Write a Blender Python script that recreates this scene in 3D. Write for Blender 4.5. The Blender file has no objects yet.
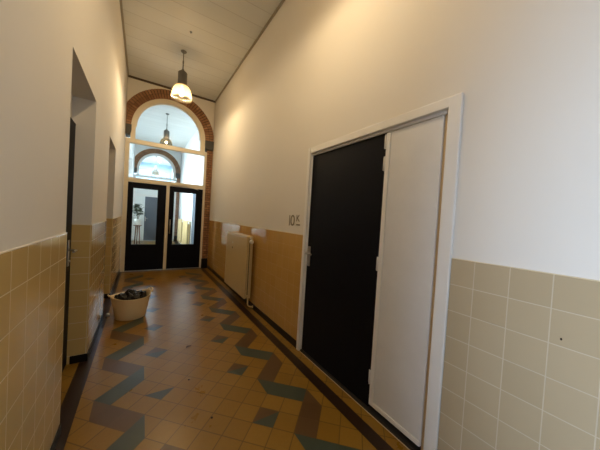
import bpy, bmesh, math, random
from mathutils import Vector, Matrix, noise
random.seed(7)
PI = math.pi
S = bpy.context.scene
COL = S.collection

# ------------------------------------------------------------------ helpers
class MB:
    """Collects shapes and links them as one mesh object."""
    def __init__(self):
        self.bm = bmesh.new()
    def box(self, x0, x1, y0, y1, z0, z1, bev=0.0, mi=0, seg=2):
        b = bmesh.new()
        bmesh.ops.create_cube(b, size=1.0)
        for v in b.verts:
            v.co = Vector(((x0 + x1) / 2 + v.co.x * (x1 - x0), (y0 + y1) / 2 + v.co.y * (y1 - y0),
                           (z0 + z1) / 2 + v.co.z * (z1 - z0)))
        if bev:
            bmesh.ops.bevel(b, geom=b.edges[:], offset=bev, segments=seg, affect='EDGES', profile=0.5)
        for f in b.faces:
            f.material_index = mi
        self._merge(b)
        return self
    def _merge(self, b, M=None):
        if M is not None:
            b.transform(M)
        me = bpy.data.meshes.new('tmp')
        b.to_mesh(me); b.free()
        self.bm.from_mesh(me)
        bpy.data.meshes.remove(me)
    def poly(self, pts, mi=0):
        f = self.bm.faces.new([self.bm.verts.new(q) for q in pts])
        f.material_index = mi
        return f
    def lathe(self, prof, c=(0, 0, 0), n=40, mi=0, smooth=True):
        rings = []
        for (r, z) in prof:
            if r < 1e-6:
                rings.append([self.bm.verts.new((c[0], c[1], c[2] + z))])
            else:
                rings.append([self.bm.verts.new((c[0] + r * math.cos(2 * PI * k / n), c[1] + r * math.sin(2 * PI * k / n), c[2] + z)) for k in range(n)])
        for a, b in zip(rings, rings[1:]):
            for k in range(n):
                k2 = (k + 1) % n
                if len(a) == 1 and len(b) == 1: continue
                if len(a) == 1: vs = [a[0], b[k2], b[k]]
                elif len(b) == 1: vs = [a[k], a[k2], b[0]]
                else: vs = [a[k], a[k2], b[k2], b[k]]
                f = self.bm.faces.new(vs); f.smooth = smooth; f.material_index = mi
        return self
    def tube(self, pts, r, n=12, mi=0, caps=True):
        pts = [Vector(q) for q in pts]
        rs = r if isinstance(r, (list, tuple)) else [r] * len(pts)
        rings = []; up = None
        for i, q in enumerate(pts):
            t = (pts[min(i + 1, len(pts) - 1)] - pts[max(i - 1, 0)]).normalized()
            if up is None:
                up = t.orthogonal().normalized()
            else:
                up = (up - t * up.dot(t)).normalized()
            s = t.cross(up)
            rings.append([self.bm.verts.new(q + rs[i] * (math.cos(2 * PI * k / n) * up + math.sin(2 * PI * k / n) * s)) for k in range(n)])
        for a, b in zip(rings, rings[1:]):
            for k in range(n):
                f = self.bm.faces.new([a[k], a[(k + 1) % n], b[(k + 1) % n], b[k]]); f.smooth = True; f.material_index = mi
        if caps:
            for ring in (rings[0][::-1], rings[-1]):
                f = self.bm.faces.new(ring); f.material_index = mi
        return self
    def prism(self, outline, y0, y1, mi=0):
        """outline: (x, z) list, extruded along y"""
        a = [self.bm.verts.new((x, y0, z)) for x, z in outline]
        b = [self.bm.verts.new((x, y1, z)) for x, z in outline]
        n = len(outline)
        self.bm.faces.new(a).material_index = mi
        self.bm.faces.new(b[::-1]).material_index = mi
        for k in range(n):
            self.bm.faces.new([a[k], b[k], b[(k + 1) % n], a[(k + 1) % n]]).material_index = mi
        return self
    def build(self, name, mats, parent=None, origin=None):
        if not isinstance(mats, (list, tuple)): mats = [mats]
        bmesh.ops.recalc_face_normals(self.bm, faces=self.bm.faces[:])
        if origin is not None:
            self.bm.transform(Matrix.Translation(-Vector(origin)))
        me = bpy.data.meshes.new(name)
        self.bm.to_mesh(me); self.bm.free()
        for m in mats: me.materials.append(m)
        o = bpy.data.objects.new(name, me)
        COL.objects.link(o)
        if parent is not None:
            o.parent = parent
            if origin is None: o.location = -Vector(parent.location) if parent.parent is None else (-Vector(parent.location) - Vector(parent.parent.location) if parent.type != 'EMPTY' else -Vector(parent.location))
        elif origin is not None:
            o.location = origin
        return o

def tag(o, label=None, cat=None, group=None, kind=None):
    if label: o['label'] = label
    if cat: o['category'] = cat
    if group: o['group'] = group
    if kind: o['kind'] = kind
    return o

def thing(name, label, cat, loc=(0, 0, 0), group=None, kind=None):
    o = bpy.data.objects.new(name, None)
    o.empty_display_size = .1
    COL.objects.link(o)
    o.location = loc
    return tag(o, label, cat, group, kind)

def part(mb, name, mats, parent, base):
    """a part built in world coordinates under a thing whose base is at `base`"""
    o = mb.build(name, mats)
    me = o.data
    me.transform(Matrix.Translation(-Vector(base)))
    o.parent = parent
    return o

# ------------------------------------------------------------------ materials
def mat(name):
    m = bpy.data.materials.new(name); m.use_nodes = True
    nt = m.node_tree; b = nt.nodes['Principled BSDF']
    return m, nt, b
def N(nt, t, **kw):
    n = nt.nodes.new(t)
    for k, v in kw.items(): setattr(n, k, v)
    return n
def L(nt, a, b): nt.links.new(a, b)
def math_(nt, op, a, b=None, c=None):
    n = N(nt, 'ShaderNodeMath', operation=op)
    for i, v in enumerate((a, b, c)):
        if v is None: continue
        if hasattr(v, 'links'): L(nt, v, n.inputs[i])
        else: n.inputs[i].default_value = v
    return n.outputs[0]
def mixc(nt, f, a, b):
    n = N(nt, 'ShaderNodeMix', data_type='RGBA')
    for s, v in ((n.inputs[0], f), (n.inputs[6], a), (n.inputs[7], b)):
        if hasattr(v, 'links'): L(nt, v, s)
        elif isinstance(v, (tuple, list)): s.default_value = (*v[:3], 1)
        else: s.default_value = v
    return n.outputs[2]
def pos(nt): return N(nt, 'ShaderNodeNewGeometry').outputs['Position']
def nz(nt, scale, detail=3, rough=.55, vec=None):
    n = N(nt, 'ShaderNodeTexNoise'); n.inputs['Scale'].default_value = scale
    n.inputs['Detail'].default_value = detail; n.inputs['Roughness'].default_value = rough
    L(nt, vec if vec is not None else pos(nt), n.inputs['Vector'])
    return n.outputs['Fac']
def bump(nt, b, h, strength=.1, dist=.01):
    n = N(nt, 'ShaderNodeBump'); n.inputs['Strength'].default_value = strength; n.inputs['Distance'].default_value = dist
    L(nt, h, n.inputs['Height']); L(nt, n.outputs['Normal'], b.inputs['Normal'])
def plain(name, col, rough=.5, metal=0.0, var=.06, scale=6, bs=0.0, bscale=60, spec=.5, coat=0):
    m, nt, b = mat(name)
    f = nz(nt, scale)
    c = mixc(nt, f, tuple(x * (1 - var) for x in col), tuple(min(1, x * (1 + var)) for x in col))
    L(nt, c, b.inputs['Base Color'])
    b.inputs['Roughness'].default_value = rough; b.inputs['Metallic'].default_value = metal
    b.inputs['Specular IOR Level'].default_value = spec
    if coat: b.inputs['Coat Weight'].default_value = coat
    if bs: bump(nt, b, nz(nt, bscale, 4), bs, .004)
    return m

U = .1103                       # half diagonal of a floor tile
X0, YA = -.26, 2.725            # floor pattern origin
TS = U * math.sqrt(2)

def floor_mat(name, ca, cb, rough=.3, grid=True, gcol=(.05, .028, .012)):
    m, nt, b = mat(name)
    P = pos(nt)
    mp = N(nt, 'ShaderNodeMapping', vector_type='POINT')
    # shift to a lattice vertex, turn 45 degrees, scale to tiles
    sub = N(nt, 'ShaderNodeVectorMath', operation='SUBTRACT'); L(nt, P, sub.inputs[0]); sub.inputs[1].default_value = (X0 + 3 * U, YA, 0)
    mp.inputs['Rotation'].default_value = (0, 0, PI / 4); mp.inputs['Scale'].default_value = (1 / TS, 1 / TS, 1)
    L(nt, sub.outputs[0], mp.inputs['Vector'])
    # mapping scales then rotates: uniform in x and y so the order is immaterial
    sp = N(nt, 'ShaderNodeSeparateXYZ'); L(nt, mp.outputs[0], sp.inputs[0])
    fx, fy = math_(nt, 'FRACT', sp.outputs[0]), math_(nt, 'FRACT', sp.outputs[1])
    ex = math_(nt, 'SUBTRACT', .5, math_(nt, 'ABSOLUTE', math_(nt, 'SUBTRACT', fx, .5)))
    ey = math_(nt, 'SUBTRACT', .5, math_(nt, 'ABSOLUTE', math_(nt, 'SUBTRACT', fy, .5)))
    e = math_(nt, 'MINIMUM', ex, ey)
    g = N(nt, 'ShaderNodeMapRange', interpolation_type='SMOOTHSTEP'); L(nt, e, g.inputs[0])
    g.inputs[1].default_value = .006; g.inputs[2].default_value = .028
    ix, iy = math_(nt, 'FLOOR', sp.outputs[0]), math_(nt, 'FLOOR', sp.outputs[1])
    cmb = N(nt, 'ShaderNodeCombineXYZ'); L(nt, ix, cmb.inputs[0]); L(nt, iy, cmb.inputs[1])
    wn = N(nt, 'ShaderNodeTexWhiteNoise', noise_dimensions='2D'); L(nt, cmb.outputs[0], wn.inputs['Vector'])
    wear = nz(nt, 3.5, 5, .65); fine = nz(nt, 45, 3)
    f = math_(nt, 'ADD', math_(nt, 'MULTIPLY', wn.outputs['Value'], .35), math_(nt, 'MULTIPLY', wear, .65))
    c = mixc(nt, f, ca, cb)
    c = mixc(nt, math_(nt, 'MULTIPLY', fine, .25), c, tuple(x * .55 for x in ca))
    if grid:
        c = mixc(nt, math_(nt, 'MAXIMUM', g.outputs[0], .38), gcol, c)
    L(nt, c, b.inputs['Base Color'])
    r = math_(nt, 'ADD', rough - .06, math_(nt, 'MULTIPLY', wear, .16)); L(nt, r, b.inputs['Roughness'])
    b.inputs['Specular IOR Level'].default_value = .36
    h = math_(nt, 'ADD', math_(nt, 'MULTIPLY', g.outputs[0], .6), math_(nt, 'MULTIPLY', math_(nt, 'ADD', wn.outputs['Value'], nz(nt, 9, 2)), .5))
    bump(nt, b, h, .10, .003)
    return m

def tile_mat(name, ca, cb, grout, u0, v0, s=.1562, rough=.03, gw=.02, wave=.035, streak=0, spec=.5):
    """square wall tiles; u runs along the wall, v is the height"""
    m, nt, b = mat(name)
    sp = N(nt, 'ShaderNodeSeparateXYZ'); L(nt, pos(nt), sp.inputs[0])
    u = math_(nt, 'DIVIDE', math_(nt, 'SUBTRACT', math_(nt, 'ADD', sp.outputs[0], sp.outputs[1]), u0), s)
    v = math_(nt, 'DIVIDE', math_(nt, 'SUBTRACT', sp.outputs[2], v0), s)
    def edge(t):
        return math_(nt, 'SUBTRACT', .5, math_(nt, 'ABSOLUTE', math_(nt, 'SUBTRACT', math_(nt, 'FRACT', t), .5)))
    e = math_(nt, 'MINIMUM', edge(u), edge(v))
    g = N(nt, 'ShaderNodeMapRange', interpolation_type='SMOOTHSTEP'); L(nt, e, g.inputs[0])
    g.inputs[1].default_value = gw * .35; g.inputs[2].default_value = gw
    cmb = N(nt, 'ShaderNodeCombineXYZ'); L(nt, math_(nt, 'FLOOR', u), cmb.inputs[0]); L(nt, math_(nt, 'FLOOR', v), cmb.inputs[1])
    wn = N(nt, 'ShaderNodeTexWhiteNoise', noise_dimensions='2D'); L(nt, cmb.outputs[0], wn.inputs['Vector'])
    c = mixc(nt, math_(nt, 'ADD', math_(nt, 'MULTIPLY', wn.outputs['Value'], .5), math_(nt, 'MULTIPLY', nz(nt, 5, 4), .5)), ca, cb)
    if streak:
        st = N(nt, 'ShaderNodeMapping'); st.inputs['Scale'].default_value = (30, 30, 1.5); L(nt, pos(nt), st.inputs['Vector'])
        c = mixc(nt, math_(nt, 'MULTIPLY', nz(nt, 1, 3, .6, st.outputs[0]), streak), c, tuple(x * .6 for x in ca))
    c = mixc(nt, g.outputs[0], grout, c)
    L(nt, c, b.inputs['Base Color'])
    L(nt, math_(nt, 'SUBTRACT', .7, math_(nt, 'MULTIPLY', g.outputs[0], .7 - rough)), b.inputs['Roughness'])
    b.inputs['Specular IOR Level'].default_value = spec
    # a little tilt per tile and a wavy glaze
    pc = math_(nt, 'MULTIPLY', wn.outputs['Value'], math_(nt, 'FRACT', u))
    h = math_(nt, 'ADD', g.outputs[0], math_(nt, 'ADD', math_(nt, 'MULTIPLY', nz(nt, 7, 1), wave * 6), math_(nt, 'MULTIPLY', pc, wave * 3)))
    bump(nt, b, h, .35, .0012)
    return m

def plaster(name, col, rough=.75):
    m, nt, b = mat(name)
    big, fine = nz(nt, 1.2, 3), nz(nt, 90, 5)
    L(nt, mixc(nt, big, tuple(x * .97 for x in col), tuple(min(1, x * 1.02) for x in col)), b.inputs['Base Color'])
    b.inputs['Roughness'].default_value = rough; b.inputs['Specular IOR Level'].default_value = .25
    bump(nt, b, math_(nt, 'ADD', math_(nt, 'MULTIPLY', nz(nt, 2.2, 2), 3), math_(nt, 'MULTIPLY', fine, .35)), .18, .003)
    return m

def ceiling_mat(name, ca, cb, cg):
    m, nt, b = mat(name)
    sp = N(nt, 'ShaderNodeSeparateXYZ'); L(nt, pos(nt), sp.inputs[0])
    v = math_(nt, 'DIVIDE', math_(nt, 'SUBTRACT', sp.outputs[1], 3.54), .325)
    e = math_(nt, 'SUBTRACT', .5, math_(nt, 'ABSOLUTE', math_(nt, 'SUBTRACT', math_(nt, 'FRACT', v), .5)))
    g = N(nt, 'ShaderNodeMapRange', interpolation_type='SMOOTHSTEP'); L(nt, e, g.inputs[0])
    g.inputs[1].default_value = .008; g.inputs[2].default_value = .028
    wn = N(nt, 'ShaderNodeTexWhiteNoise', noise_dimensions='1D'); L(nt, math_(nt, 'FLOOR', v), wn.inputs['W'])
    base = mixc(nt, wn.outputs['Value'], ca, cb)
    L(nt, mixc(nt, g.outputs[0], cg, base), b.inputs['Base Color'])
    b.inputs['Roughness'].default_value = .55
    bump(nt, b, math_(nt, 'ADD', g.outputs[0], math_(nt, 'MULTIPLY', nz(nt, 1.5, 2), .8)), .25, .004)
    return m

def brick_mat(name, cols, mort=None):
    m, nt, b = mat(name)
    g = N(nt, 'ShaderNodeNewGeometry')
    r = N(nt, 'ShaderNodeValToRGB'); L(nt, g.outputs['Random Per Island'], r.inputs[0])
    r.color_ramp.elements[0].color = (*cols[0], 1); r.color_ramp.elements[1].color = (*cols[-1], 1)
    for i, c in enumerate(cols[1:-1]):
        e = r.color_ramp.elements.new((i + 1) / (len(cols) - 1)); e.color = (*c, 1)
    L(nt, mixc(nt, math_(nt, 'MULTIPLY', nz(nt, 40, 4), .4), r.outputs[0], (.12, .07, .045)), b.inputs['Base Color'])
    b.inputs['Roughness'].default_value = .8
    bump(nt, b, nz(nt, 70, 4), .4, .004)
    return m

def glass_mat(name, tint=(1, 1, 1), refl=1.0):
    m = bpy.data.materials.new(name); m.use_nodes = True; nt = m.node_tree
    nt.nodes.remove(nt.nodes['Principled BSDF']); out = nt.nodes['Material Output']
    tr = N(nt, 'ShaderNodeBsdfTransparent'); tr.inputs[0].default_value = (*tint, 1)
    gl = N(nt, 'ShaderNodeBsdfGlossy'); gl.inputs['Roughness'].default_value = .01
    fr = N(nt, 'ShaderNodeFresnel'); fr.inputs[0].default_value = 1.45
    mx = N(nt, 'ShaderNodeMixShader'); L(nt, math_(nt, 'MULTIPLY', fr.outputs[0], refl), mx.inputs[0])
    L(nt, tr.outputs[0], mx.inputs[1]); L(nt, gl.outputs[0], mx.inputs[2]); L(nt, mx.outputs[0], out.inputs[0])
    return m

def shade_mat():
    m = bpy.data.materials.new('prismatic lamp glass'); m.use_nodes = True; nt = m.node_tree
    nt.nodes.remove(nt.nodes['Principled BSDF']); out = nt.nodes['Material Output']
    tr = N(nt, 'ShaderNodeBsdfTransparent'); tr.inputs[0].default_value = (1, .95, .85, 1)
    tl = N(nt, 'ShaderNodeBsdfTranslucent'); tl.inputs[0].default_value = (.30, .25, .17, 1)
    gl = N(nt, 'ShaderNodeBsdfGlossy'); gl.inputs['Roughness'].default_value = .15
    m1 = N(nt, 'ShaderNodeMixShader'); m1.inputs[0].default_value = .5
    L(nt, tr.outputs[0], m1.inputs[1]); L(nt, tl.outputs[0], m1.inputs[2])
    m2 = N(nt, 'ShaderNodeMixShader'); m2.inputs[0].default_value = .08
    L(nt, m1.outputs[0], m2.inputs[1]); L(nt, gl.outputs[0], m2.inputs[2])
    # vertical prism ribs
    sp = N(nt, 'ShaderNodeSeparateXYZ'); tc = N(nt, 'ShaderNodeTexCoord'); L(nt, tc.outputs['Object'], sp.inputs[0])
    an = math_(nt, 'ARCTAN2', sp.outputs[1], sp.outputs[0])
    rib = math_(nt, 'SINE', math_(nt, 'MULTIPLY', an, 48))
    bp = N(nt, 'ShaderNodeBump'); bp.inputs['Strength'].default_value = .6; bp.inputs['Distance'].default_value = .004
    L(nt, rib, bp.inputs['Height'])
    for n in (tl, gl): L(nt, bp.outputs[0], n.inputs['Normal'])
    L(nt, m2.outputs[0], out.inputs[0])
    return m

def emit_mat(name, col, s):
    m = bpy.data.materials.new(name); m.use_nodes = True; nt = m.node_tree
    nt.nodes.remove(nt.nodes['Principled BSDF'])
    e = N(nt, 'ShaderNodeEmission'); e.inputs[0].default_value = (*col, 1); e.inputs[1].default_value = s
    L(nt, e.outputs[0], nt.nodes['Material Output'].inputs[0])
    return m

M = {}
WARM = (1.0, .62, .27)
M['plaster'] = plaster('white wall plaster', (.74, .71, .66))
M['plaster_cool'] = plaster('white plaster beyond the doors', (.78, .80, .80))
M['ceiling'] = ceiling_mat('painted ceiling boards', (.57, .575, .55), (.60, .605, .58), (.44, .435, .41))
M['ceiling_white'] = ceiling_mat('white ceiling boards', (.80, .81, .79), (.84, .85, .83), (.6, .6, .58))
M['yellow'] = floor_mat('ochre floor tile', (.22, .112, .012), (.35, .190, .028), rough=.28)
M['teal'] = floor_mat('teal floor tile', (.042, .055, .041), (.074, .092, .070), grid=False)
M['brown'] = floor_mat('brown floor tile', (.095, .048, .018), (.145, .078, .033), grid=False)
M['darkband'] = floor_mat('dark maroon border tile', (.020, .009, .006), (.038, .018, .011), grid=False)
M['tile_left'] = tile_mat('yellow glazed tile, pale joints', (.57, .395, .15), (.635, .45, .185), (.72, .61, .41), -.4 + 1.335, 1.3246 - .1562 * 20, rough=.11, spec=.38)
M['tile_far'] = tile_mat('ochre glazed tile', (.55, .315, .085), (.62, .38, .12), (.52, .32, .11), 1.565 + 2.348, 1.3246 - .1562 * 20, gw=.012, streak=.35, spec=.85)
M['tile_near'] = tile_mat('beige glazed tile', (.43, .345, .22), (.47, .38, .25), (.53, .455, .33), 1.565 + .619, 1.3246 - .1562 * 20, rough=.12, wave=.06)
M['tilecap'] = plain('pale tile edge', (.72, .62, .42), .35)
M['base'] = plain('black glazed skirting tile', (.007, .006, .0055), .3, spec=.3)
M['frame_white'] = plain('white gloss frame paint', (.78, .77, .75), .32, bs=.03)
M['panel_white'] = plain('white door panel paint', (.70, .70, .70), .36, bs=.03)
M['tan'] = plain('tan lining shade and strip', (.58, .45, .29), .45, var=.10, scale=12)  # lining's warm shade on white painted in as tan; threshold strip shares it
M['cream'] = plain('cream frame paint', (.71, .64, .50), .4, bs=.03)
M['black'] = plain('black door paint', (.0042, .005, .0095), .5, var=.1, bs=.02, spec=.12)
M['bluegrey'] = plain('slate blue door paint', (.075, .10, .135), .4)
M['chrome'] = plain('brushed steel', (.55, .54, .52), .28, 1.0)
M['hinge'] = plain('zinc hinge', (.66, .66, .66), .35, .6)
M['letter'] = plain('grey metal lettering', (.25, .215, .16), .45, .3)
M['brick'] = brick_mat('brown red brick', [(.20, .085, .035), (.37, .18, .08), (.26, .115, .048), (.45, .24, .12)])
M['mortar'] = plain('grey brown mortar', (.055, .038, .026), .9, bs=.3)
M['stone'] = plain('dark grey stone', (.05, .048, .045), .6, bs=.2)
M['radiator'] = plain('cream radiator enamel', (.62, .48, .24), .3)
M['radiator_gap_shade'] = plain('radiator gap shade', (.06, .045, .03), .7)  # enamel darkened to paint the shade between the two panels
M['zinc'] = plain('galvanised grey lamp metal', (.17, .165, .155), .45, .35)
M['shade'] = shade_mat()
M['bulb'] = emit_mat('warm bulb', (1.0, .76, .42), 7)
M['bulb_off'] = plain('opal bulb glass', (.75, .74, .70), .3)
M['tub'] = plain('beige rubber tub', (.80, .64, .38), .45, bs=.05)
M['bag'] = plain('black plastic bag', (.005, .005, .006), .34, bs=.1, bscale=25, spec=.25)
M['whiteplastic'] = plain('white plastic', (.75, .74, .70), .4)
M['glass'] = glass_mat('clear pane')
M['leaf'] = plain('dark green leaf', (.018, .045, .018), .4, var=.3)
M['stem'] = plain('plant stem', (.07, .05, .025), .7)
M['pot'] = plain('grey white ceramic', (.62, .64, .62), .3)
M['soil'] = plain('potting soil', (.03, .02, .012), .9)
M['wood'] = plain('red brown wood', (.17, .07, .03), .4, var=.2)
M['trimbrown'] = plain('dark brown cornice wood', (.085, .055, .035), .5)
M['trimgrey'] = plain('grey ceiling edge strip', (.30, .265, .20), .6)
M['deadleaf'] = plain('dry brown leaf', (.09, .04, .018), .8)
M['dirt'] = plain('dark dirt crumb', (.035, .02, .01), .9)
M['matblack'] = plain('dark wood', (.02, .018, .016), .6)
M['room3'] = plaster('pale blue wall', (.50, .66, .78))

# ------------------------------------------------------------------ sizes
XL, XR, ZC, YE = -.40, 1.565, 4.563, 7.094
YB = -2.6                       # wall behind the viewer
YP, YQ = 14.09, 19.0            # second arch wall, wall of the last room
WT = 1.3246                     # top of the tiles

# ------------------------------------------------------------------ floor
f = MB()
ROW = 6 * U
f.poly([(-.60, YB - .1, 0), (XR + .1, YB - .1, 0), (XR + .1, YQ, 0), (-.60, YQ, 0)], 0)
f.poly([(-.60, YB - .1, -.08), (-.60, YQ, -.08), (XR + .1, YQ, -.08), (XR + .1, YB - .1, -.08)], 0)
zz = .0006
def P(i, j, side, a):
    x = X0 + i * U if side < 0 else X0 + (14 - i) * U
    return (x, a - j * U, zz)
nrow = 0
k = -16
a = YA + 17 * ROW
while a > YB + .3:
    broken = YE - .15 < a < YE + ROW + .45
    if not broken:
        for side in (-1, 1):
            f.poly([P(3, 0, side, a), P(3, 2, side, a), P(1, 4, side, a), P(0, 3, side, a), P(2, 1, side, a)], 1)
            f.poly([P(0, 3, side, a), P(1, 4, side, a), P(3, 6, side, a), P(2, 7, side, a), P(0, 5, side, a)], 2)
            # square inset on the inner side, split into a brown and a teal half
            cx = X0 + 4 * U if side < 0 else X0 + 10 * U
            cy = a - 4 * U
            f.poly([(cx - U, cy, zz), (cx, cy - U, zz), (cx + U, cy, zz)], 1)
            if not (side < 0 and abs(a - YA) < .01):
                f.poly([(cx - U, cy, zz), (cx + U, cy, zz), (cx, cy + U, zz)], 2)
    a -= ROW
for (xa, xb) in ((-.455, -.350), (1.374, 1.476)):
    f.poly([(xa, YB, zz), (xb, YB, zz), (xb, YE, zz), (xa, YE, zz)], 3)
    f.poly([(xa, YE + .3, zz), (xb, YE + .3, zz), (xb, YP, zz), (xa, YP, zz)], 3)
# threshold under the end doors
f.poly([(XL, YE - .06, .0009), (XR, YE - .06, .0009), (XR, YE + .03, .0009), (XL, YE + .03, .0009)], 3)
fl = f.build('floor', [M['yellow'], M['teal'], M['brown'], M['darkband']])
tag(fl, 'glossy ochre tile floor with teal and brown zigzag ribbons and dark borders', 'floor', kind='structure')

# ------------------------------------------------------------------ ceiling
c = MB(); c.box(-.6, XR + .15, YB - .1, YE + .14, ZC, ZC + .1)
tag(c.build('ceiling', M['ceiling']), 'high cream ceiling of wide boards running across the corridor', 'ceiling', kind='structure')

c = MB(); c.box(-.75, XR + .4, YE + .14, YQ + .2, ZC, ZC + .1)
tag(c.build('ceiling_beyond', M['ceiling_white']), 'white board ceiling of the second corridor seen through the arched pane', 'ceiling', kind='structure')
# ------------------------------------------------------------------ left wall
R1, R2, R1Z, R2Z, RX = (2.125, 3.07), (4.2, 5.1), 2.495, 2.46, -.545
wx = XL - .006
w = MB()
EY0, EY1, EZ1 = -1.85, -.65, 2.35                    # unseen glazed side entrance, added to let in cool daylight
for (y0, y1) in ((YB - .1, EY0), (EY1, R1[0]), (R1[1], R2[0]), (R2[1], YE + .3)):
    w.box(-.75, wx, y0, y1, 0, ZC)
w.box(-.75, wx, EY0, EY1, EZ1, ZC)
for (y0, y1), z in ((R1, R1Z), (R2, R2Z)):
    w.box(-.75, wx, y0, y1, z, ZC)
    w.box(-.75, RX - .06, y0, y1, 2.24, z)          # infill above the recessed door
    w.box(RX - .062, RX - .03, y0, y1, 2.25, z)
tag(w.build('wall_left', M['plaster']), 'tall cream plaster wall on the left with two door recesses', 'wall', kind='structure')
WIN = (8.2, 12.6, 1.0, 3.6)                          # big unseen window added in the second corridor's left wall
w = MB()
w.box(-.75, wx, YE + .3, WIN[0], 0, ZC); w.box(-.75, wx, WIN[1], YQ, 0, ZC)
w.box(-.75, wx, WIN[0], WIN[1], 0, WIN[2]); w.box(-.75, wx, WIN[0], WIN[1], WIN[3], ZC)
tag(w.build('wall_beyond_left', M['plaster_cool']), 'white left wall of the second corridor behind the glazed doors', 'wall', kind='structure')

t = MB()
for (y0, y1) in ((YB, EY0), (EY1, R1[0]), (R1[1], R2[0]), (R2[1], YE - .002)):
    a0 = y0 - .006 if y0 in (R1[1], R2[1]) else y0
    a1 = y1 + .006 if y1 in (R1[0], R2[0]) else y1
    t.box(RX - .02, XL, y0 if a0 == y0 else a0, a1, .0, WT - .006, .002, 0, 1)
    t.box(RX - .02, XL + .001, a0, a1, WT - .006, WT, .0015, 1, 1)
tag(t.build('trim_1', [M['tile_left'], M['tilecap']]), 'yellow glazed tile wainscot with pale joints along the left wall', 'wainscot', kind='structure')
b = MB()
for (y0, y1) in ((YB, EY0), (EY1, R1[0]), (R1[1], R2[0]), (R2[1], YE - .01)):
    b.box(RX + .02, XL + .006, y0 - .012 if y0 > 0 else y0, y1 + (.012 if y1 < 7 else 0), 0, .075, .002, 0, 1)
tag(b.build('baseboard_left', M['base']), 'black glazed skirting at the foot of the left tiles', 'skirting', kind='structure')

# ------------------------------------------------------------------ right wall
FY0, FY1, FZ = .744, 2.348, 2.305                    # outer frame of the side door
wxr = XR + .006
w = MB()
w.box(wxr, 2.0, YB - .1, FY0 + .03, 0, ZC); w.box(wxr, 2.0, FY1 - .03, YE + .3, 0, ZC)
w.box(wxr, 2.0, FY0 + .03, FY1 - .03, FZ - .03, ZC)
w.box(1.78, 2.0, FY0, FY1, 0, FZ)
tag(w.build('wall_right', M['plaster']), 'tall cream plaster wall on the right above the tiles and around the door', 'wall', kind='structure')
w = MB(); w.box(wxr, 2.0, YE + .3, YQ, 0, ZC)
tag(w.build('wall_beyond_right', M['plaster_cool']), 'white right wall of the second corridor with radiators', 'wall', kind='structure')
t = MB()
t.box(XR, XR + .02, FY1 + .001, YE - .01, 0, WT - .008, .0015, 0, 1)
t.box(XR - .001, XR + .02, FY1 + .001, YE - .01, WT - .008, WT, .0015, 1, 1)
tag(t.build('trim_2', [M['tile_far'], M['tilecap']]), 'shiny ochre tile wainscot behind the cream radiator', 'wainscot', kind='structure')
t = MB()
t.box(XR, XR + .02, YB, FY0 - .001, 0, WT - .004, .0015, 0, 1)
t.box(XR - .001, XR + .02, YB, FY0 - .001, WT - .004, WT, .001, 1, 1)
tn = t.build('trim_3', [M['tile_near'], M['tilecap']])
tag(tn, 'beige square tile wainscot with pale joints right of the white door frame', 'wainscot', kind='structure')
ch = MB(); ch.lathe([(.0, 0), (.0045, .0006), (.003, .0012), (0, .0014)], n=9)
cho = ch.build('chip', M['dirt'], None); cho.parent = tn; cho.rotation_euler = (0, -PI / 2, .2); cho.location = (XR - .0002, .268, 1.045); cho.scale = (1.3, .8, 1); cho['label'] = 'small dark chip in a tile'
b = MB()
b.box(XR - .006, XR + .01, FY1 + .002, YE - .09, 0, .085, .002, 0, 1)
tag(b.build('baseboard_right', M['base']), 'black skirting under the ochre tiles on the right', 'skirting', kind='structure')
b = MB(); b.box(XR - .006, XR + .01, YB, FY0 - .002, 0, .07, .002, 0, 1)
tag(b.build('baseboard_right.001', M['base']), 'black skirting under the beige tiles nearest the viewer', 'skirting', kind='structure')

# ceiling edge strips
for nm, xa, xb, lb in (('trim_4', XL - .002, XL + .028, 'grey strip where the ceiling meets the left wall'),
                       ('trim_5', XR - .028, XR + .004, 'grey strip where the ceiling meets the right wall')):
    b = MB(); b.box(xa, xb, YB, YE - .012, ZC - .018, ZC + .002, .003, 0, 1)
    tag(b.build(nm, M['trimgrey']), lb, 'ceiling trim', kind='structure')
b = MB(); b.box(XL, XR, YE - .05, YE + .012, ZC - .032, ZC + .002, .004, 0, 1)
tag(b.build('trim_6', M['trimbrown']), 'dark brown cornice strip above the brick arch', 'cornice', kind='structure')

# ------------------------------------------------------------------ arch wall with glazed doors (and its twin further on)
AC, SZ = .527, 3.46                                  # arch centre, springing height
RI, RO = .825, 1.05
def arc(r, n=40, a0=0, a1=PI, cx=AC, cz=SZ):
    return [(cx + r * math.cos(a0 + (a1 - a0) * k / n), cz + r * math.sin(a0 + (a1 - a0) * k / n)) for k in range(n + 1)]
def clampx(q): return (min(max(q[0], XL), XR), q[1])

def spandrel(y0, y1, name, m, label):
    w = MB()
    # strip of quads between the arch's outer line and the ceiling
    pts = arc(RO - .02, 48)
    for p, q in zip(pts, pts[1:]):
        p, q = clampx(p), clampx(q)
        if abs(p[0] - q[0]) < 1e-5: continue
        w.prism([(q[0], q[1]), (p[0], p[1]), (p[0], ZC), (q[0], ZC)], y0, y1)
    bmesh.ops.remove_doubles(w.bm, verts=w.bm.verts[:], dist=1e-5)
    # drop the inner faces that two neighbouring strips share
    seen = {}
    for fc in w.bm.faces:
        key = tuple(sorted(v.index for v in fc.verts))
        seen.setdefault(key, []).append(fc)
    bmesh.ops.delete(w.bm, geom=[x for fs in seen.values() if len(fs) > 1 for x in fs], context='FACES_ONLY')
    tag(w.build(name, m), label, 'wall', kind='structure')

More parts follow.
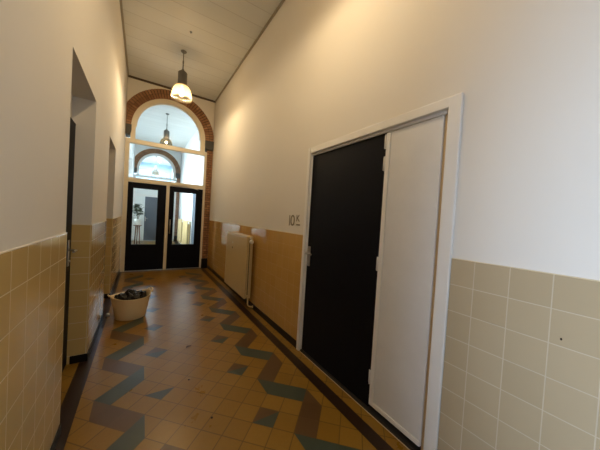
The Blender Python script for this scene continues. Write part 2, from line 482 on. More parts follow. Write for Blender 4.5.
def brick_arch(y0, y1, name, label, left_column=False):
    mo = MB()
    pts_i, pts_o = arc(RI + .004, 48), arc(RO - .004, 48)
    for k in range(48):
        mo.prism([clampx(pts_i[k]), clampx(pts_o[k]), clampx(pts_o[k + 1]), clampx(pts_i[k + 1])], y0 + .006, y1)
    mo.box(1.424, XR - .001, y0 + .006, y1, 0, SZ)
    if left_column: mo.box(XL + .001, -.30, y0 + .006, y1, 0, SZ)
    root = mo.build(name, M['mortar'])
    tag(root, label, 'arch', kind='structure')
    br = MB()
    n = 46
    for k in range(n):
        a0, a1 = PI * (k + .11) / n, PI * (k + .89) / n
        split = (.5, .5) if k % 2 else (.5, .5)
        rm = RI + (RO - RI) * (.5 + random.uniform(-.01, .01))
        for (ra, rb) in ((RI, rm - .004), (rm + .004, RO)):
            q = [(AC + r * math.cos(aa), SZ + r * math.sin(aa)) for r, aa in ((ra, a0), (rb, a0), (rb, a1), (ra, a1))]
            q = [clampx(z) for z in q]
            if max(z[0] for z in q) - min(z[0] for z in q) < .012: continue
            d = random.uniform(-.002, .002)
            br.prism(q, y0 + d, y1 - .004)
    part(br, 'voussoirs', M['brick'], root, (0, 0, 0))
    br = MB()
    cols = [(1.422, XR - .001)] + ([(XL + .001, -.30)] if left_column else [])
    for xa, xb in cols:
        z = .27; k = 0
        while z < 3.18:
            xm = xa + (xb - xa) * (.72 if k % 2 else .35)
            for u0, u1 in ((xa, xm - .004), (xm + .004, xb)):
                br.box(u0, u1, y0 + random.uniform(-.002, .002), y1 - .004, z, z + .052, .003, 0, 1)
            z += .064; k += 1
    part(br, 'brick_jamb', M['brick'], root, (0, 0, 0))
    for xa, xb in ((1.352, XR - .001), (XL + .001, -.288)):
        s = MB()
        inner = xa if xa > 0 else xb
        dsg = 1 if xa > 0 else -1
        # corbel with a rounded lower nose
        prof = [(0, SZ)] + [(0, SZ - .10)] + [(dsg * (.055 * (1 - math.cos(t * PI / 12))), SZ - .10 - .13 * math.sin(t * PI / 12)) for t in range(1, 7)]
        far = (xb if xa > 0 else xa)
        outline = [(inner + dx, z) for dx, z in prof] + [(far, prof[-1][1]), (far, SZ)]
        s.prism(outline, y0 - .045, y1 - .01)
        part(s, 'corbel', M['stone'], root, (0, 0, 0))
    s = MB(); s.box(1.405, XR - .001, y0 - .018, y1 - .01, 0, .26, .006)
    if left_column: s.box(XL + .001, -.29, y0 - .018, y1 - .01, 0, .26, .006)
    part(s, 'plinth', M['base'], root, (0, 0, 0))
    return root

spandrel(YE, YE + .28, 'wall_end', M['plaster'], 'cream plaster wall above the brick arch at the corridor end')
brick_arch(YE - .012, YE + .28, 'trim_7', 'nearer brick arch with dark stone corbels around the glazed double doors')
spandrel(YP, YP + .28, 'wall_beyond_end', M['plaster_cool'], 'white wall above the farther brick arch seen through the glass')
brick_arch(YP - .012, YP + .28, 'trim_8', 'farther brick arch seen through the transom glass', False)

GX, GR = .517, .728                                  # arched light
def arch_frame(y0, y1, name, label, m, doors=True):
    fr = MB()
    zt = 3.158
    outer = [(min(max(x, -.398), 1.421), z) for x, z in arc(RI + .01, 40)]
    inner = arc(GR, 40, cx=GX)
    for k in range(40):
        fr.prism([inner[k], outer[k], outer[k + 1], inner[k + 1]], y0, y1)
    # straight sides between transom and springing
    fr.box(GX + GR, AC + RI + .006, y0, y1, zt, SZ); fr.box(-.305, GX - GR, y0, y1, zt, SZ)
    # inner moulding around the arched light
    inn2 = arc(GR - .022, 40, cx=GX)
    for k in range(40):
        fr.prism([inn2[k], inner[k], inner[k + 1], inn2[k + 1]], y0 + .03, y1 - .01)
    fr.box(-.398, 1.421, y0 - .004, y1, 3.057, zt, .004, 0, 1)         # transom bar
    fr.box(-.398, -.312, y0, y1, 0, 3.057, .003, 0, 1)                 # jambs
    fr.box(1.366, 1.421, y0, y1, 0, 3.057, .003, 0, 1)
    fr.box(-.312, 1.366, y0, y1, 2.145, 2.25, .003, 0, 1)              # door head
    if doors:
        fr.box(.492, .562, y0, y1, 0, 2.145, .003, 0, 1)               # mullion between the leaves
    fo = fr.build(name, m)
    tag(fo, label, 'door frame', kind='structure')
    g = MB(); pts = [(GX - GR + .01, zt - .004)] + [(GX + GR - .01, zt - .004)] + arc(GR - .012, 40, cx=GX)
    g.prism(pts, y0 + .05, y0 + .056)
    part(g, 'pane', M['glass'], fo, (0, 0, 0))['label'] = 'arched upper pane'
    g = MB(); g.box(-.314, 1.368, y0 + .05, y0 + .056, 2.248, 3.06)
    part(g, 'pane', M['glass'], fo, (0, 0, 0))['label'] = 'wide rectangular pane above the doors'
    return fo
arch_frame(YE + .012, YE + .11, 'window_1', 'cream frame with arched and rectangular panes above black double doors', M['cream'])
fr2 = arch_frame(YP + .012, YP + .11, 'window_2', 'pale frame with arched pane inside the farther brick arch', M['frame_white'], False)
sd = MB(); sd.box(-.312, .055, YP + .03, YP + .09, .0, 2.145); sd.box(.055, .085, YP + .01, YP + .1, 0, 2.145); sd.box(.90, 1.366, YP + .03, YP + .09, 0, 2.145); sd.box(-.312, 1.366, YP + .04, YP + .08, 2.25, 2.72)
part(sd, 'side_panel', M['plaster_cool'], fr2, (0, 0, 0))

def glazed_leaf(name, x0, x1, gx0, gx1, label):
    y0, y1 = YE + .03, YE + .075
    z0, z1, gz0, gz1 = .012, 2.14, .637, 2.02
    d = MB()
    d.box(x0, gx0, y0, y1, z0, z1, .002, 0, 1); d.box(gx1, x1, y0, y1, z0, z1, .002, 0, 1)
    d.box(gx0, gx1, y0, y1, z0, gz0); d.box(gx0, gx1, y0, y1, gz1, z1)
    o = d.build(name, M['black']); tag(o, label, 'door', kind='structure')
    bd = MB()
    for q in ((gx0, gx0 + .014, gz0, gz1), (gx1 - .014, gx1, gz0, gz1)):
        bd.box(q[0], q[1], y0 - .006, y1, q[2], q[3], .002, 0, 1)
    bd.box(gx0, gx1, y0 - .006, y1, gz0, gz0 + .014, .002, 0, 1); bd.box(gx0, gx1, y0 - .006, y1, gz1 - .014, gz1, .002, 0, 1)
    part(bd, 'glazing_bead', M['black'], o, (0, 0, 0))
    g = MB(); g.box(gx0, gx1, y0 + .018, y0 + .024, gz0, gz1)
    part(g, 'pane', M['glass'], o, (0, 0, 0))
    s = MB(); s.box(x0 + .01, x1 - .01, y0 - .002, y1, .0, .02)
    part(s, 'bottom_rail', M['chrome'], o, (0, 0, 0))
    return o
glazed_leaf('door_1', -.310, .490, -.214, .318, 'left black door leaf with tall pane at the corridor end')
dr = glazed_leaf('door_2', .564, 1.364, .660, 1.212, 'right black door leaf with pull bar at the corridor end')
h = MB(); hx, hy = .605, YE - .012
h.tube([(hx, YE + .032, 1.24), (hx, hy, 1.24)], .008); h.tube([(hx, YE + .032, .98), (hx, hy, .98)], .008)
h.tube([(hx, hy, .93), (hx, hy, 1.29)], .012)
part(h, 'pull_handle', M['chrome'], dr, (0, 0, 0))['label'] = 'chrome pull bar'
cl = thing('door_closer', 'slim cream door closer above the right black door leaf', 'door closer', (.80, YE + .01, 2.16))
h = MB(); h.box(.60, 1.03, YE - .035, YE + .011, 2.165, 2.245, .008)
part(h, 'body', M['cream'], cl, cl.location)
h = MB(); h.tube([(.95, YE - .012, 2.16), (1.15, YE - .03, 2.135), (1.24, YE + .02, 2.12)], .007)
part(h, 'arm', M['cream'], cl, cl.location)

# dark door in the farther arch
d = MB(); d.box(.088, .898, YP + .04, YP + .085, .012, 2.14, .002, 0, 1)
o = d.build('door_3', M['bluegrey']); tag(o, 'slate blue door under the farther arch seen through the left pane', 'door', kind='structure')
h = MB(); h.box(.115, .15, YP + .03, YP + .04, .95, 1.17, .003); h.tube([(.132, YP + .035, 1.08), (.132, YP - .015, 1.08), (.24, YP - .015, 1.08)], .010)
part(h, 'handle', M['chrome'], o, (0, 0, 0))

# ------------------------------------------------------------------ recessed black doors on the left
def recess_door(name, rr, label):
    d = MB()
    d.box(RX - .045, RX, rr[0] + .02, rr[1] - .012, .01, 2.225, .002, 0, 1)
    o = d.build(name, M['black']); tag(o, label, 'door', kind='structure')
    d = MB(); d.box(RX - .058, RX - .001, rr[0] + .0, rr[0] + .018, 0, 2.25); d.box(RX - .058, RX - .001, rr[1] - .011, rr[1] - .007, 0, 2.25); d.box(RX - .058, RX - .001, rr[0], rr[1], 2.228, 2.25)
    part(d, 'casing', M['black'], o, (0, 0, 0))
    yh = rr[1] - .125
    h = MB(); h.box(RX, RX + .009, yh - .02, yh + .02, .955, 1.19, .003)
    hp = part(h, 'handle_plate', M['chrome'], o, (0, 0, 0))
    h = MB(); h.tube([(RX + .005, yh, 1.10), (RX + .052, yh, 1.10), (RX + .058, yh - .012, 1.10), (RX + .058, yh - .12, 1.10)], .0095)
    part(h, 'lever', M['chrome'], hp, (0, 0, 0))
    h = MB(); h.tube([(RX + .008, yh, 1.0), (RX + .018, yh, 1.0)], .010)
    part(h, 'lock_cylinder', M['chrome'], hp, (0, 0, 0))
    return o
recess_door('door_4', R1, 'black door set back in the nearer left recess with a steel lever')
recess_door('door_5', R2, 'black door set back in the farther left recess')

# ------------------------------------------------------------------ right door set: casing, black leaf, white side leaf
cas = MB()
cx0 = 1.552
def casing(mb, y0, y1, z0, z1):
    mb.box(cx0, XR + .05, y0, y1, z0, z1, .006, 0, 2)
casing(cas, FY0, FY0 + .078, 0, FZ); casing(cas, FY1 - .047, FY1, 0, FZ); casing(cas, FY0 + .07, FY1 - .055, FZ - .066, FZ)
# stepped stop behind the casing
cas.box(1.585, 1.70, FY1 - .060, FY1 - .045, 0, FZ - .06); cas.box(1.585, 1.70, FY0 + .07, FY1 - .06, FZ - .085, FZ - .06)
cs = cas.build('trim_9', M['frame_white']); tag(cs, 'white wooden frame around the black door and white panel on the right', 'door frame', kind='structure')
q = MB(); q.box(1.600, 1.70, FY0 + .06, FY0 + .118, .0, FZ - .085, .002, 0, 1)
part(q, 'lining', M['tan'], cs, (0, 0, 0))['label'] = 'white lining strip with its warm shade painted tan'
q = MB(); q.box(1.57, 1.76, FY0 + .07, FY1 - .06, .0, .022)
part(q, 'sill', M['matblack'], cs, (0, 0, 0))['label'] = 'black sill'
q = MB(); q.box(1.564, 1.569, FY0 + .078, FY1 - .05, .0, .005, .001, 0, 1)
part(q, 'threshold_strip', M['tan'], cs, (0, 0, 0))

LX = 1.588
d = MB(); d.box(LX, LX + .045, 1.30, FY1 - .062, .025, FZ - .088, .003)
bd = d.build('door_6', M['black']); tag(bd, 'large matt black door leaf in the white frame on the right', 'door', kind='structure')
yh = FY1 - .100
h = MB(); h.box(LX - .009, LX + .001, yh - .022, yh + .022, .985, 1.205, .003)
hp = part(h, 'handle_plate', M['chrome'], bd, (0, 0, 0)); hp['label'] = 'brushed steel handle plate'
h = MB(); h.tube([(LX - .005, yh, 1.135), (LX - .050, yh, 1.135), (LX - .058, yh - .012, 1.132), (LX - .058, yh - .115, 1.13)], .0095)
part(h, 'lever', M['chrome'], hp, (0, 0, 0))
h = MB(); h.tube([(LX - .008, yh, 1.035), (LX - .02, yh, 1.035)], .011); h.box(LX - .024, LX - .018, yh - .003, yh + .003, 1.03, 1.04)
part(h, 'lock_cylinder', M['chrome'], hp, (0, 0, 0))
for z in (2.145, 1.975, 1.185, .275):
    h = MB(); h.tube([(LX - .008, 1.297, z - .055), (LX - .008, 1.297, z + .055)], .0065)
    for dz in (-.02, .02): h.tube([(LX - .008, 1.297, z + dz - .001), (LX - .008, 1.297, z + dz + .001)], .0085)
    h.box(LX - .002, LX + .001, 1.280, 1.314, z - .052, z + .052, .001, 0, 1)
    part(h, 'hinge', M['hinge'], bd, (0, 0, 0))
d = MB(); d.box(LX, LX + .045, FY0 + .119, 1.295, .055, FZ - .088, .004)
wp = d.build('door_7', M['panel_white']); tag(wp, 'narrow white panel leaf beside the black door', 'door', kind='structure')
d = MB(); d.box(LX - .008, LX + .002, 1.255, 1.292, .058, FZ - .094, .003); d.box(LX - .008, LX + .002, FY0 + .122, 1.255, .058, .092, .003)
part(d, 'edge_strip', M['frame_white'], wp, (0, 0, 0))

# door far behind, on the right wall of the second corridor
d = MB(); d.box(XR - .012, XR + .03, 9.05, 9.85, .0, 2.2, .003)
o = d.build('door_8', M['bluegrey']); tag(o, 'dark door on the right wall behind the right glass pane', 'door', kind='structure')
d = MB(); d.box(XR - .016, XR + .02, 8.98, 9.05, 0, 2.27); d.box(XR - .016, XR + .02, 9.85, 9.92, 0, 2.27); d.box(XR - .016, XR + .02, 9.05, 9.85, 2.2, 2.27)
part(d, 'casing', M['frame_white'], o, (0, 0, 0))

# ------------------------------------------------------------------ room number
def text_part(s, size, y, z, name, parent, sx=1.0):
    cu = bpy.data.curves.new(name, 'FONT'); cu.body = s; cu.size = size; cu.extrude = .0015; cu.offset = .001
    to = bpy.data.objects.new('tmp', cu); COL.objects.link(to)
    dg = bpy.context.evaluated_depsgraph_get(); me = bpy.data.meshes.new_from_object(to.evaluated_get(dg))
    bpy.data.objects.remove(to)
    xs = [v.co.x for v in me.vertices]; ys = [v.co.y for v in me.vertices]
    x0, y0, hh, ww = min(xs), min(ys), max(ys) - min(ys), max(xs) - min(xs)
    for v in me.vertices:
        lx, ly, lz = (v.co.x - x0) * sx, v.co.y - y0, v.co.z
        v.co = Vector((-lz, -lx, ly))
    me.materials.append(M['letter'])
    o = bpy.data.objects.new(name, me); COL.objects.link(o); o.parent = parent; o.location = (0, y, z)
    return o, ww * sx, hh
rn = thing('room_number_sign', 'grey room number 10 K on the wall left of the black door', 'room number', (XR + .0035, 2.705, 1.413))
_, ww, hh = text_part('1', .19, 0, 0, 'numeral', rn, .75)
text_part('0', .19, -ww - .016, 0, 'numeral', rn, 1.2)
text_part('K', .112, -.172, .058, 'letter', rn, 1.1)
m_ = MB(); m_.box(-.0018, .0018, -.256, -.176, .010, .026, .0005, 0, 1)
part(m_, 'underline', M['letter'], rn, (0, 0, 0))

# ------------------------------------------------------------------ radiators
def copy_tree(o, parent=None):
    c = o.copy(); COL.objects.link(c)
    if parent is not None: c.parent = parent
    for ch in list(o.children): copy_tree(ch, c)
    return c
def make_radiator():
    y0, y1, z0, z1 = 3.74, 4.87, .165, 1.180
    base = (1.47, (y0 + y1) / 2, z0)
    root = thing('radiator', 'cream double panel radiator under the room number wall beside ochre tiles', 'radiator', base, 'cream radiators')
    def panel(name, xf, xb):
        p = MB()
        p.box(xf, xb, y0, y1, z0, z1, .012, 0, 3)
        n = int((y1 - y0 - .08) / .0333)
        # shallow pressed water channels
        for k in range(n):
            yc = y0 + .055 + k * .0333
            p.box(xf - .0022, xf + .004, yc - .009, yc + .009, z0 + .045, z1 - .045, .0021, 0, 2)
        part(p, name, M['radiator'], root, base)
    panel('front_panel', 1.418, 1.442)
    panel('rear_panel', 1.500, 1.524)
    p = MB(); p.box(1.442, 1.500, y0 + .03, y1 - .03, z0 + .03, z1 - .05)
    part(p, 'fin_core', M['radiator_gap_shade'], root, base)
    p = MB()
    for k in range(40):
        yy = y0 + .03 + k * (y1 - y0 - .06) / 39
        p.box(1.440, 1.502, yy - .003, yy + .003, z1 - .03, z1 - .012)
    part(p, 'top_grille', M['radiator'], root, base)
    p = MB()
    p.box(1.446, 1.464, y0 + .004, y0 + .022, z0 + .01, z1 - .004, .003); p.box(1.480, 1.496, y0 + .004, y0 + .022, z0 + .01, z1 - .004, .003)
    part(p, 'side_cover', M['radiator'], root, base)
    for yy in (y0 + .2, y1 - .2):
        p = MB(); p.box(1.522, XR + .0005, yy - .02, yy + .02, z0 + .12, z1 - .15, .003)
        part(p, 'bracket', M['radiator'], root, base)
    p = MB()
    p.tube([(1.471, y0 + .01, z1 - .085), (1.471, y0 - .04, z1 - .085)], .014)
    p.tube([(1.471, y0 - .02, z1 - .085), (1.471, y0 - .02, z1 - .015)], .011)
    vb = part(p, 'valve', M['chrome'], root, base)
    p = MB()
    p.tube([(1.471, y0 - .035, z1 - .085), (1.471, y0 - .045, z1 - .085), (1.471, y0 - .085, z1 - .0852), (1.471, y0 - .092, z1 - .0852)], [.020, .031, .029, .019], n=20)
    o = p.build('thermostat_knob', M['whiteplastic']); o.data.transform(Matrix.Translation(-Vector(base))); o.parent = vb; o['label'] = 'white thermostat knob'
    p = MB()
    pts = [(1.471, y0 + .02, z0 + .05), (1.471, y0 - .015, z0 + .045), (1.471, y0 - .03, z0 + .02), (1.471, y0 - .03, .10), (1.475, y0 - .032, .075), (1.495, y0 - .036, .055), (1.53, y0 - .042, .045), (1.5605, y0 - .046, .042)]
    p.tube(pts, .0105)
    p.tube([(1.545, y0 - .044, .044), (1.558, y0 - .046, .042)], .020, n=16)
    part(p, 'pipe', M['radiator'], root, base)
    p = MB(); p.box(1.4135, 1.4165, 4.44, 4.475, .895, .925, .001, 0, 1)
    part(p, 'badge', M['stem'], root, base)['label'] = 'small dark badge'
    p = MB(); p.box(1.4135, 1.4165, 4.43, 4.465, .985, 1.02, .001, 0, 1)
    part(p, 'sticker', M['whiteplastic'], root, base)['label'] = 'small pale sticker'
    return root
rad = make_radiator()
for yy, lb in ((10.62, 'cream radiator seen through the right door pane, nearer the dark side door'),
               (12.25, 'cream radiator seen through the right door pane, nearer the farther brick arch')):
    r2 = copy_tree(rad); r2.location = (1.47, yy, .165); r2['label'] = lb

# ------------------------------------------------------------------ pendant lamps
def make_lamp(y, drop=0, bulb='bulb'):
    base = (.548, y, ZC)
    root = thing('pendant_lamp', '', 'lamp', base, 'lit pendant lamps')
    z = ZC
    p = MB(); p.lathe([(0, 0), (.052, 0), (.052, -.012), (.03, -.03), (.012, -.038), (0, -.038)], (base[0], y, z), 24)
    part(p, 'ceiling_rose', M['zinc'], root, base)
    p = MB()
    p.tube([(base[0], y, z - .03), (base[0], y, 4.33 - drop)], .0075)
    p.lathe([(.0075, 4.42 - drop), (.014, 4.41 - drop), (.014, 4.36 - drop), (.0075, 4.35 - drop)], (base[0], y, 0), 14)
    p.tube([(base[0], y, 4.34 - drop), (base[0], y, 4.24 - drop)], .011)
    part(p, 'rod', M['zinc'], root, base)
    p = MB()
    p.lathe([(0, 4.262), (.018, 4.258), (.024, 4.235), (.074, 4.195), (.081, 4.185), (.081, 3.975), (.086, 3.972), (.086, 3.945), (.07, 3.94), (.07, 3.95), (0, 3.95)], (base[0], y, -drop), 40)
    part(p, 'housing', M['zinc'], root, base)
    p = MB()
    out = [(.068, 3.952), (.098, 3.942), (.132, 3.915), (.158, 3.872), (.176, 3.815), (.186, 3.75), (.190, 3.69)]
    prof = out + [(.192, 3.682), (.186, 3.680)] + [(r - .006, z - .005) for r, z in out[:-1][::-1]]
    prof = [(.068 + (r - .068) * .94, 3.952 + (z - 3.952) * .94 - drop) for r, z in prof]
    p.lathe(prof, (base[0], y, 0), 64)
    part(p, 'lamp_shade', M['shade'], root, base)['label'] = 'glowing ribbed glass dome'
    p = MB(); p.lathe([(0, 3.95), (.02, 3.945), (.022, 3.90), (.03, 3.88), (.045, 3.84), (.05, 3.80), (.042, 3.765), (.022, 3.745), (0, 3.74)], (base[0], y, -drop), 24)
    part(p, 'bulb', M[bulb], root, base)
    return root
LAMPS = (5.33, 1.70, 8.97, 16.4)
lamp = make_lamp(5.33, .03)
lamp['label'] = 'lit pendant lamp with glass dome hanging before the brick arch'
for y, lb in zip(LAMPS[1:], ('lit pendant lamp overhead near the viewer, above the white door frame',
                             'pendant lamp seen through the arched pane in the second corridor',
                             'small pendant lamp seen through the farther arch')):
    if y < 5: q = copy_tree(lamp); q.location = (.548, y, ZC)
    else: q = make_lamp(y, .17, 'bulb_off')
    q['label'] = lb
    if q['label'].startswith('lit') is False: tag(q, group='unlit pendant lamps beyond the doors')
hk = MB(); hk.lathe([(0, 0), (.02, 0), (.02, -.006), (.007, -.012), (.006, -.03), (0, -.032)], (0, 0, 0), 14)
o = hk.build('ceiling_hook', M['zinc'], None); o.location = (.577, 4.695, ZC); tag(o, 'small dark hook on the ceiling boards before the pendant lamp', 'hook')

# ------------------------------------------------------------------ tub with the black bag
TB = Vector((-.085, 4.13, 0))
HA = math.radians(22)
def make_tub():
    root = thing('rubber_tub', 'beige rubber tub with pulled up handles by the left wall', 'tub', TB)
    p = MB(); n = 72
    prof = [(.0, .008, 0), (.160, .006, 0), (.176, .0, 0), (.183, .012, 0), (.194, .08, .0), (.208, .16, .15), (.222, .24, .5), (.230, .290, .9), (.236, .298, 1), (.232, .303, 1), (.222, .296, 1), (.212, .24, .5), (.198, .16, .15), (.182, .07, 0), (.172, .02, 0), (0, .018, 0)]
    rings = []
    for r, z, wgt in prof:
        if r == 0: rings.append([p.bm.verts.new(TB + Vector((0, 0, z)))]); continue
        ring = []
        for k in range(n):
            a = 2 * PI * k / n
            h2 = math.cos(a - HA) ** 2
            rr = r * (1 + wgt * (.055 * (h2 ** 3) - .035 * (1 - h2)))
            z2 = z + wgt * (.030 * h2 ** 4 - .010 * (1 - h2))
            ring.append(p.bm.verts.new(TB + Vector((rr * math.cos(a), rr * math.sin(a), z2))))
        rings.append(ring)
    for a_, b_ in zip(rings, rings[1:]):
        for k in range(n):
            k2 = (k + 1) % n
            if len(a_) == 1: vs = [a_[0], b_[k], b_[k2]]
            elif len(b_) == 1: vs = [a_[k], a_[k2], b_[0]]
            else: vs = [a_[k], a_[k2], b_[k2], b_[k]]
            fc = p.bm.faces.new(vs); fc.smooth = True
    part(p, 'bowl', M['tub'], root, TB)
    for sgn in (0, PI):
        a = HA + sgn
        p = MB(); pts = []
        for t in range(13):
            u = -1 + t / 6
            aa = a + u * .30
            rr = .247 + .020 * (1 - u * u)
            pts.append(TB + Vector((rr * math.cos(aa), rr * math.sin(aa), .308 + .040 * (1 - u * u) ** .7)))
        p.tube(pts, .0095, n=10)
        part(p, 'handle', M['tub'], root, TB)
make_tub()
# crumpled bag
p = MB()
bmesh.ops.create_icosphere(p.bm, subdivisions=4, radius=1)
rb = random.Random(11)
seeds = [(Vector((rb.uniform(-1, 1), rb.uniform(-1, 1), rb.uniform(0, 1))).normalized(), rb.uniform(-.5, 1)) for _ in range(26)]
for v in p.bm.verts:
    d = v.co.normalized()
    # sharp pulled folds: distance to the nearest and second nearest pinch point
    ds_ = sorted((( d - q).length, w_) for q, w_ in seeds)
    ridge = ds_[1][0] - ds_[0][0]
    pk = ds_[0][1] * max(0, 1 - ds_[0][0] / .42)
    k = .90 + .16 * pk - .10 * noise.noise(d * 5)
    x, y = d.x * .208 * (k if d.z > 0 else .92), d.y * .205 * (k if d.z > 0 else .92)
    z = d.z ** .6 * (.098 + .075 * pk + .05 * min(ridge, .25) * 4 - .025) if d.z > 0 else d.z * .12
    c_, s_ = math.cos(HA), math.sin(HA)
    r = math.hypot(x, y); 
    if r > .196: x *= .196 / r; y *= .196 / r
    v.co = Vector((x, y, z + .235))
bg = p.build('plastic_bag', M['bag']); bg.location = (TB.x, TB.y, 0)
for pl in bg.data.polygons: pl.use_smooth = False
tag(bg, 'crumpled black plastic bag heaped inside the beige tub', 'bag')

# small white door stop on the floor by the left skirting
ds = MB(); ds.lathe([(0, 0), (.022, 0), (.022, .02), (.019, .036), (.01, .042), (0, .043)], (0, 0, 0), 20)
o = ds.build('door_stop', M['whiteplastic'], None); o.location = (-.348, 4.235, .0006); tag(o, 'small white door stop on the floor beside the left skirting', 'door stop')

# dry leaf and two crumbs on the floor
p = MB(); n = 12
top = []
for k in range(n + 1):
    t = k / n; wd = .014 * math.sin(PI * t) ** .8 + .0008
    cx_ = -.035 + .07 * t; cz = .004 + .006 * math.sin(t * 5)
    top.append(((cx_, -wd, cz + .004), (cx_, 0, cz), (cx_, wd, cz + .005)))
for a_, b_ in zip(top, top[1:]):
    for j in (0, 1): p.poly([a_[j], a_[j + 1], b_[j + 1], b_[j]])
for a_, b_ in zip(top, top[1:]):
    for j in (0, 1): p.poly([(q[0], q[1], q[2] - .0015) for q in (b_[j], b_[j + 1], a_[j + 1], a_[j])])
o = p.build('dry_leaf', M['deadleaf']); o.location = (.492, 2.916, .0); o.rotation_euler = (0, 0, .55); tag(o, 'curled dry brown leaf lying on the middle of the floor', 'leaf')
for (x, y), lb in (((.41, 2.324), 'dark crumb on the floor tiles, the farther of two'), ((.489, 1.802), 'dark crumb on the floor tiles, the nearer of two')):
    p = MB(); bmesh.ops.create_icosphere(p.bm, subdivisions=2, radius=.009)
    for v in p.bm.verts: v.co *= 1 + .35 * noise.noise(v.co * 140 + Vector((x * 9, y, 0))); v.co.z *= .5
    o = p.build('crumb', M['dirt']); o.location = (x, y, .004); tag(o, lb, 'crumb', 'crumbs on the floor')

# ------------------------------------------------------------------ plant on a stand beyond the doors
PX, PY = -.15, 12.6
st = thing('plant_stand', 'red brown wooden plant stand behind the left door pane', 'plant stand', (PX, PY, 0))
p = MB(); p.lathe([(0, .80), (.15, .80), (.155, .81), (.155, .825), (.15, .832), (0, .832)], (PX, PY, 0), 28)
part(p, 'top', M['wood'], st, st.location)
for k in range(3):
    a = 2 * PI * k / 3 + .5
    p = MB(); p.tube([(PX + .07 * math.cos(a), PY + .07 * math.sin(a), .805), (PX + .085 * math.cos(a), PY + .085 * math.sin(a), .4), (PX + .10 * math.cos(a), PY + .10 * math.sin(a), .006)], [.026, .022, .02], n=10)
    part(p, 'leg', M['wood'], st, st.location)
pp = thing('potted_plant', 'dark leafy plant in a pale pot behind the left door pane', 'plant', (PX, PY, .832))
p = MB(); p.lathe([(0, .833), (.095, .833), (.10, .84), (.135, 1.06), (.145, 1.065), (.145, 1.09), (.13, 1.09), (.125, 1.05), (0, 1.05)], (PX, PY, 0), 30)
part(p, 'pot', M['pot'], pp, pp.location)
p = MB(); p.lathe([(0, 1.052), (.126, 1.05), (.126, 1.045)], (PX, PY, 0), 24)
part(p, 'soil', M['soil'], pp, pp.location)
rnd = random.Random(3)
stm, lf = MB(), MB()
for s in range(5):
    a = s * 1.3 + .3; tip = Vector((PX + .15 * math.cos(a), PY + .13 * math.sin(a), 1.52 + .22 * rnd.random()))
    root_ = Vector((PX + .02 * math.cos(a), PY + .02 * math.sin(a), 1.05))
    mid = (root_ + tip) / 2 + Vector((-.03 * math.cos(a), 0, .05))
    cpts = [root_ * (1 - t) ** 2 + mid * 2 * t * (1 - t) + tip * t * t for t in [i / 6 for i in range(7)]]
    stm.tube(cpts, .006, n=6)
    for i in range(9):
        t = .35 + .65 * i / 8
        b0 = root_ * (1 - t) ** 2 + mid * 2 * t * (1 - t) + tip * t * t
        aa = rnd.uniform(0, 2 * PI); dirv = Vector((math.cos(aa), math.sin(aa), rnd.uniform(-.2, .7))).normalized()
        sd_ = dirv.cross(Vector((0, 0, 1))).normalized(); ln = rnd.uniform(.17, .26); wd = ln * .42
        rows = []
        for j in range(6):
            u = j / 5; wv = wd * math.sin(PI * min(1, .08 + .92 * u)) ** .8; c0 = b0 + dirv * ln * u + Vector((0, 0, -.06 * u * u))
            rows.append((c0 - sd_ * wv + Vector((0, 0, .012)), c0, c0 + sd_ * wv + Vector((0, 0, .012))))
        for r0, r1 in zip(rows, rows[1:]):
            for j in (0, 1):
                lf.poly([r0[j], r0[j + 1], r1[j + 1], r1[j]])
                lf.poly([q + Vector((0, 0, -.002)) for q in (r1[j], r1[j + 1], r0[j + 1], r0[j])])
part(stm, 'stem', M['stem'], pp, pp.location)
part(lf, 'foliage', M['leaf'], pp, pp.location)

# ------------------------------------------------------------------ daylight openings; the wide corridor window and side entrance are added, unseen
fr = MB()
y0, y1, z0, z1 = WIN
for yy in [y0 + i * (y1 - y0) / 4 for i in range(5)]:
    fr.box(-.66, -.58, max(y0, yy - .04), min(y1, yy + .04), z0, z1)
for zz_ in (z0, 2.7, z1): fr.box(-.66, -.58, y0, y1, max(z0, zz_ - .04), min(z1, zz_ + .04))
wf = fr.build('window_3', M['frame_white']); tag(wf, 'wide unseen window added in the left wall to light the second corridor', 'window', kind='structure')
g = MB(); g.box(-.622, -.616, y0, y1, z0, z1); part(g, 'pane', M['glass'], wf, (0, 0, 0))

# last room: wall with two white window lights
w = MB()
wins = ((-.28, .42), (.60, 1.30)); wz0, wz1 = 3.76, 4.10
w.box(-.6, 1.8, YQ, YQ + .2, 0, wz0); w.box(-.6, 1.8, YQ, YQ + .2, wz1, ZC)
for xa, xb in ((-.6, -.28), (.42, .60), (1.30, 1.8)): w.box(xa, xb, YQ, YQ + .2, wz0, wz1)
tag(w.build('wall_last', M['room3']), 'pale blue wall of the last room seen through the farther arch', 'wall', kind='structure')
for i, (xa, xb) in enumerate(wins):
    fr = MB()
    for a_ in (xa, xb - .03): fr.box(a_, a_ + .03, YQ + .05, YQ + .1, wz0, wz1)
    for b_ in (wz0, wz1 - .03): fr.box(xa, xb, YQ + .05, YQ + .1, b_, b_ + .03)
    o = fr.build('window_%d' % (4 + i), M['frame_white']); tag(o, ('left' if i == 0 else 'right') + ' bright window strip far behind the second arch', 'window', kind='structure')
    g = MB(); g.box(xa + .03, xb - .03, YQ + .07, YQ + .076, wz0 + .03, wz1 - .03); part(g, 'pane', M['glass'], o, (0, 0, 0))

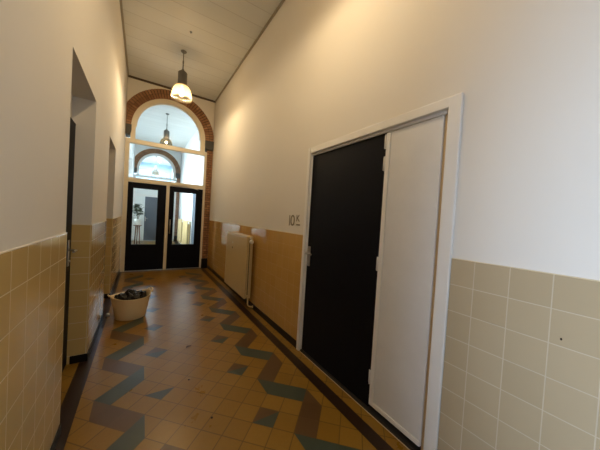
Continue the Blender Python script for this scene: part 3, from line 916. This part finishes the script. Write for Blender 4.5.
# wall behind the viewer, and an unseen glazed entrance added for cool daylight
w = MB(); w.box(-.75, 2.0, YB - .15, YB, 0, ZC)
tag(w.build('wall_back', M['plaster']), 'plaster wall behind the viewer', 'wall', kind='structure')
fr = MB()
fr.box(-.66, -.60, EY0, EY0 + .09, 0, EZ1); fr.box(-.66, -.60, EY1 - .09, EY1, 0, EZ1)
fr.box(-.66, -.60, EY0 + .09, EY1 - .09, 0, .16); fr.box(-.66, -.60, EY0 + .09, EY1 - .09, EZ1 - .09, EZ1)
o = fr.build('door_9', M['black']); tag(o, 'unseen glazed door added in the left wall behind the viewer to supply daylight', 'door', kind='structure')
g = MB(); g.box(-.632, -.626, EY0 + .09, EY1 - .09, .16, EZ1 - .09); part(g, 'pane', M['glass'], o, (0, 0, 0))

# ------------------------------------------------------------------ lights
def area(name, loc, rot, sx, sy, power, col):
    l = bpy.data.lights.new(name, 'AREA'); l.shape = 'RECTANGLE'; l.size = sx; l.size_y = sy; l.energy = power; l.color = col
    o = bpy.data.objects.new(name, l); COL.objects.link(o); o.location = loc; o.rotation_euler = rot
    return o
def point(name, loc, power, col, r=.05):
    l = bpy.data.lights.new(name, 'POINT'); l.energy = power; l.color = col; l.shadow_soft_size = r
    o = bpy.data.objects.new(name, l); COL.objects.link(o); o.location = loc
    return o
BULB = (1.0, .74, .42)
point('bulb_light_end', (.548, 5.33, 3.665), 46, BULB, .035)
point('bulb_light_near', (.548, 1.70, 3.665), 38, BULB, .035)
# added daylight outside the unseen openings, plus overhead fill in the last room
area('added_daylight_entrance', (-.95, (EY0 + EY1) / 2, 1.2), (0, -PI / 2, 0), 2.2, 1.2, 115, (.62, .78, 1.0))
area('added_daylight_corridor', (-1.1, (WIN[0] + WIN[1]) / 2, 1.7), (0, -PI / 2 - .45, 0), 2.6, 4.6, 450, (.75, .94, 1.0))  # outside the added window, tilted up to brighten the ceiling
area('added_fill_last_room', (.55, 16.8, 4.4), (0, 0, 0), 1.6, 3.6, 160, (.62, .84, 1.0))  # unseen fill below the closed ceiling, added to brighten the room

W = bpy.data.worlds.new('daylight sky'); S.world = W; W.use_nodes = True
bgn = W.node_tree.nodes['Background']; bgn.inputs[0].default_value = (.75, .88, 1, 1); bgn.inputs[1].default_value = 1.6

# ------------------------------------------------------------------ camera
cam = bpy.data.cameras.new('camera'); co = bpy.data.objects.new('camera', cam); COL.objects.link(co)
cam.sensor_width = 36; cam.lens = 246.58 * 36 / 600; cam.clip_start = .02
Rv, Uv, Fv = Vector((.84103384, -.53757271, .06064373)), Vector((-.03842225, .05245984, .99788361)), Vector((.53961635, .84158395, -.02346574))
co.matrix_world = Matrix(((Rv.x, Uv.x, -Fv.x, 0), (Rv.y, Uv.y, -Fv.y, 0), (Rv.z, Uv.z, -Fv.z, 1.5), (0, 0, 0, 1)))
S.camera = co
S.view_settings.view_transform = 'Standard'; S.view_settings.look = 'None'; S.view_settings.gamma = 1; S.view_settings.use_curve_mapping = False
S.view_settings.exposure = 0.3
S.cycles.use_denoising = True
S.cycles.max_bounces = 10; S.cycles.diffuse_bounces = 5; S.cycles.glossy_bounces = 5; S.cycles.transparent_max_bounces = 16; S.cycles.transmission_bounces = 6
S.cycles.sample_clamp_indirect = 6
